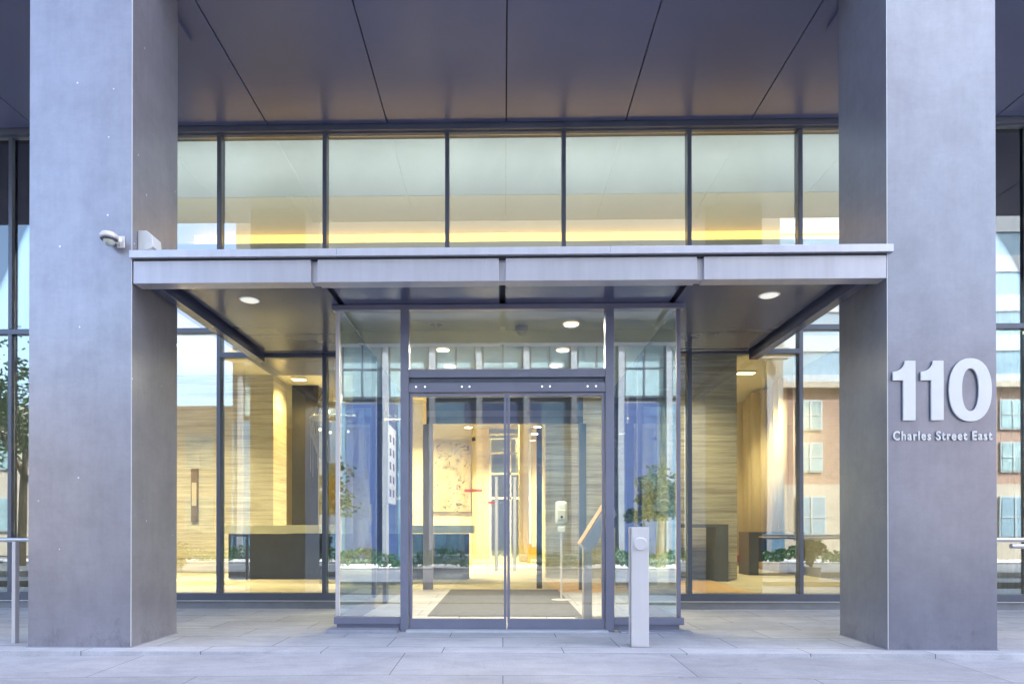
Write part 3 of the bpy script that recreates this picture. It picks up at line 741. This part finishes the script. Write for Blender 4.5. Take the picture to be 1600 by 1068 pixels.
# ------------------------------------------------------------------ the street opposite (seen in the glass)
def windows(parent, xs, zs, y, w_, h_, mat, frame='white2', depth=.08):
    for x in xs:
        for z in zs:
            fr = bx('window', frame, parent, x-w_/2-.08, x+w_/2+.08, y, y+depth, z-.08, z+h_+.08)
            bx('pane', mat, fr, x-w_/2, x+w_/2, y+depth+.001, y+depth+.02, z, z+h_)
            g_ = MB(); g_.box(x-.035, x+.035, y+depth+.021, y+depth+.05, z, z+h_); g_.box(x-w_/2, x+w_/2, y+depth+.022, y+depth+.048, z+h_*.48, z+h_*.48+.06)
            g_.build('glazing_bar', frame, fr)
B1 = empty('office_building', (0, -14, 0), "dark blue office block across the street, mirrored in the vestibule glass", 'building')
bx('wall', 'greywall', B1, -13.5, 13.8, -24, -12.0, -.3, 12.5)
bx('upper_wall', 'dullwall', B1, -13.4, 13.7, -24, -12.1, 12.5, 20)
for a, b in ((-10.6, -8.6), (-6.7, -4.5), (-1.6, 1.6), (4.6, 6.7), (8.6, 10.6)):
    bx('wall_base', 'navy', B1, a, b, -12.0, -11.9, -.1, 6.6)
for a, b in ((-13.5, -10.62), (-8.58, -6.72), (-4.48, -1.62), (1.62, 4.58), (6.72, 8.58), (10.62, 13.8)):
    bx('shop_glazing', 'bluepane', B1, a, b, -12.0, -11.93, -.1, 6.6)
for x in range(-13, 14, 2):
    bx('pier', 'greypier' if x % 4 else 'frame', B1, x-.12, x+.12, -11.9, -11.7, -.1, 12.5)
windows(B1, [x+1 for x in range(-13, 13, 2)], (6.9, 10.2), -12, 1.6, 2.4, 'palepane', 'frame')
bx('balcony_band', 'greypier', B1, -13.5, 13.8, -11.7, -11.3, 9.5, 10.0)
B2 = empty('brick_building', (20, -14, 0), "red brick building with stone ground floor across the street, mirrored at the right", 'building')
bx('wall', 'brick', B2, 13.9, 34, -26, -14, 3.6, 8.6)
bx('stone_base', 'stone', B2, 13.85, 34.1, -26, -13.9, -.3, 3.6)
windows(B2, [16, 18.6, 21.2, 23.8, 26.4, 29], (4.3, 6.5), -14, 1.1, 1.4, 'palepane')
windows(B2, [16, 18.6, 21.2, 23.8, 26.4, 29], (.9,), -13.9, 1.3, 2.0, 'bluegl')
bx('cornice', 'stone', B2, 13.83, 34.2, -26, -13.7, 8.6, 8.9)
B3 = empty('glass_tower', (30, -40, 0), "pale blue glass tower rising behind the brick building", 'building')
bx('wall', 'bluegl', B3, 16, 60, -60, -36, -.3, 60)
for k in range(17): bx('floor_band', 'white2', B3, 15.9, 60.1, -60, -35.9, 3+k*3.4, 4.4+k*3.4)
B4 = empty('apartment_block', (-25, -20, 0), "beige apartment block across the street behind the trees, mirrored at the left", 'building')
bx('wall', 'stone', B4, -44, -14.0, -34, -18, -.3, 8.6)
windows(B4, [-42+3*k for k in range(10)], (1.2, 4.9), -18, 1.5, 1.9, 'palepane')
# hedge and planting
def leafball(s, c, rad, n, size, sc=(1, 1, 1)):
    for _ in range(n):
        v = Vector((random.gauss(0, 1), random.gauss(0, 1), random.gauss(0, 1))).normalized()*rad*random.random()**.35
        p = Vector(c)+Vector((v.x*sc[0], v.y*sc[1], v.z*sc[2]))
        a = Vector((random.uniform(-1, 1), random.uniform(-1, 1), random.uniform(-.6, .6))).normalized()*size*random.uniform(.6, 1.3)
        b = a.orthogonal().normalized()*size*random.uniform(.3, .6)
        s.bm.faces.new([s.bm.verts.new(q) for q in (p-a, p-b, p+a, p+b)])
s = MB()
for i in range(4200):
    x = random.uniform(-15, 15); y = random.uniform(-8.4, -7.4); z = random.uniform(-.1, .42)+.12*math.sin(x*2.1)
    a = Vector((random.uniform(-1, 1), random.uniform(-1, 1), random.uniform(.2, 1))).normalized()*.12
    b = a.orthogonal().normalized()*.05; p = Vector((x, y, z))
    s.bm.faces.new([s.bm.verts.new(q) for q in (p-a, p-b, p+a, p+b)])
o = s.build('hedge', 'grass'); tag(o, "low green hedge across the street, mirrored in the glass", 'hedge')
def tree(x, y, h, r, label, mat='leaf'):
    t = empty('street_tree', (x, y, -.3), label, 'tree', 'trees across the street')
    s = MB(); s.tube((x, y, -.3), (x+.1, y, h*.45), .17, .11, 10)
    br = []
    for k in range(8):
        a = k*.9; q = (x+math.cos(a)*r*.55, y+math.sin(a)*r*.55, h*(.6+.05*(k % 4))); s.tube((x+.1, y, h*(.35+.015*k)), q, .07, .02, 6); br.append(q)
    s.build('trunk', 'bark', t)
    s = MB()
    for q in br: leafball(s, q, r*random.uniform(.3, .7), 110, .12, (1.2, 1, .8))
    for k in range(22):
        a = random.uniform(0, 6.28); e = random.uniform(0, 1.15)
        leafball(s, (x+math.cos(a)*e*r, y+math.sin(a)*e*r, h*(.45+.5*random.random()**.8*(1.15-e))), r*random.uniform(.22, .55), 85, .12, (1.2, 1, .8))
    s.build('crown', mat, t)
tree(-19.0, -5.2, 8.5, 2.4, "tall leafy street tree mirrored left of the left column")
tree(-22.0, -6.5, 9.5, 2.8, "tallest leafy street tree before the apartment block")
tree(-7.3, -9.0, 4.6, 1.3, "dark narrow tree mirrored beside the chandelier", 'leafd')
tree(5.9, -9.0, 3.9, .9, "small dark tree mirrored in the right vestibule pane", 'leafd')
def shrub(x, y, h, r, label):
    t = empty('shrub', (x, y, -.1), label, 'shrub', 'potted shrubs along the pavement')
    s = MB(); s.lathe((x, y, -.08), [(.17, 0), (.23, .35), (.24, .38), (.21, .38)], 20); s.build('pot', 'concrete', t)
    s = MB()
    for k in range(5):
        a = k*1.3; q = (x+math.cos(a)*r*.5, y+math.sin(a)*r*.5, h*(.6+.06*k)); s.tube((x, y, .25), q, .015, .006, 5)
    s.build('stem', 'bark', t)
    s = MB()
    for k in range(7): leafball(s, (x+random.uniform(-.5, .5)*r, y+random.uniform(-.4, .4)*r, h*random.uniform(.45, .85)), r*.5, 120, .06)
    s.build('foliage', 'leaf', t)
shrub(4.95, 3.75, 1.35, .42, "leafy potted shrub mirrored at the right travertine wall")
shrub(7.6, 3.75, 1.15, .36, "smaller potted shrub mirrored beside the right column")
shrub(-4.7, 3.75, 1.2, .42, "leafy potted shrub mirrored below the chandelier")
shrub(-8.3, 3.75, .8, .5, "low wide potted shrub mirrored below the bronze light slot")
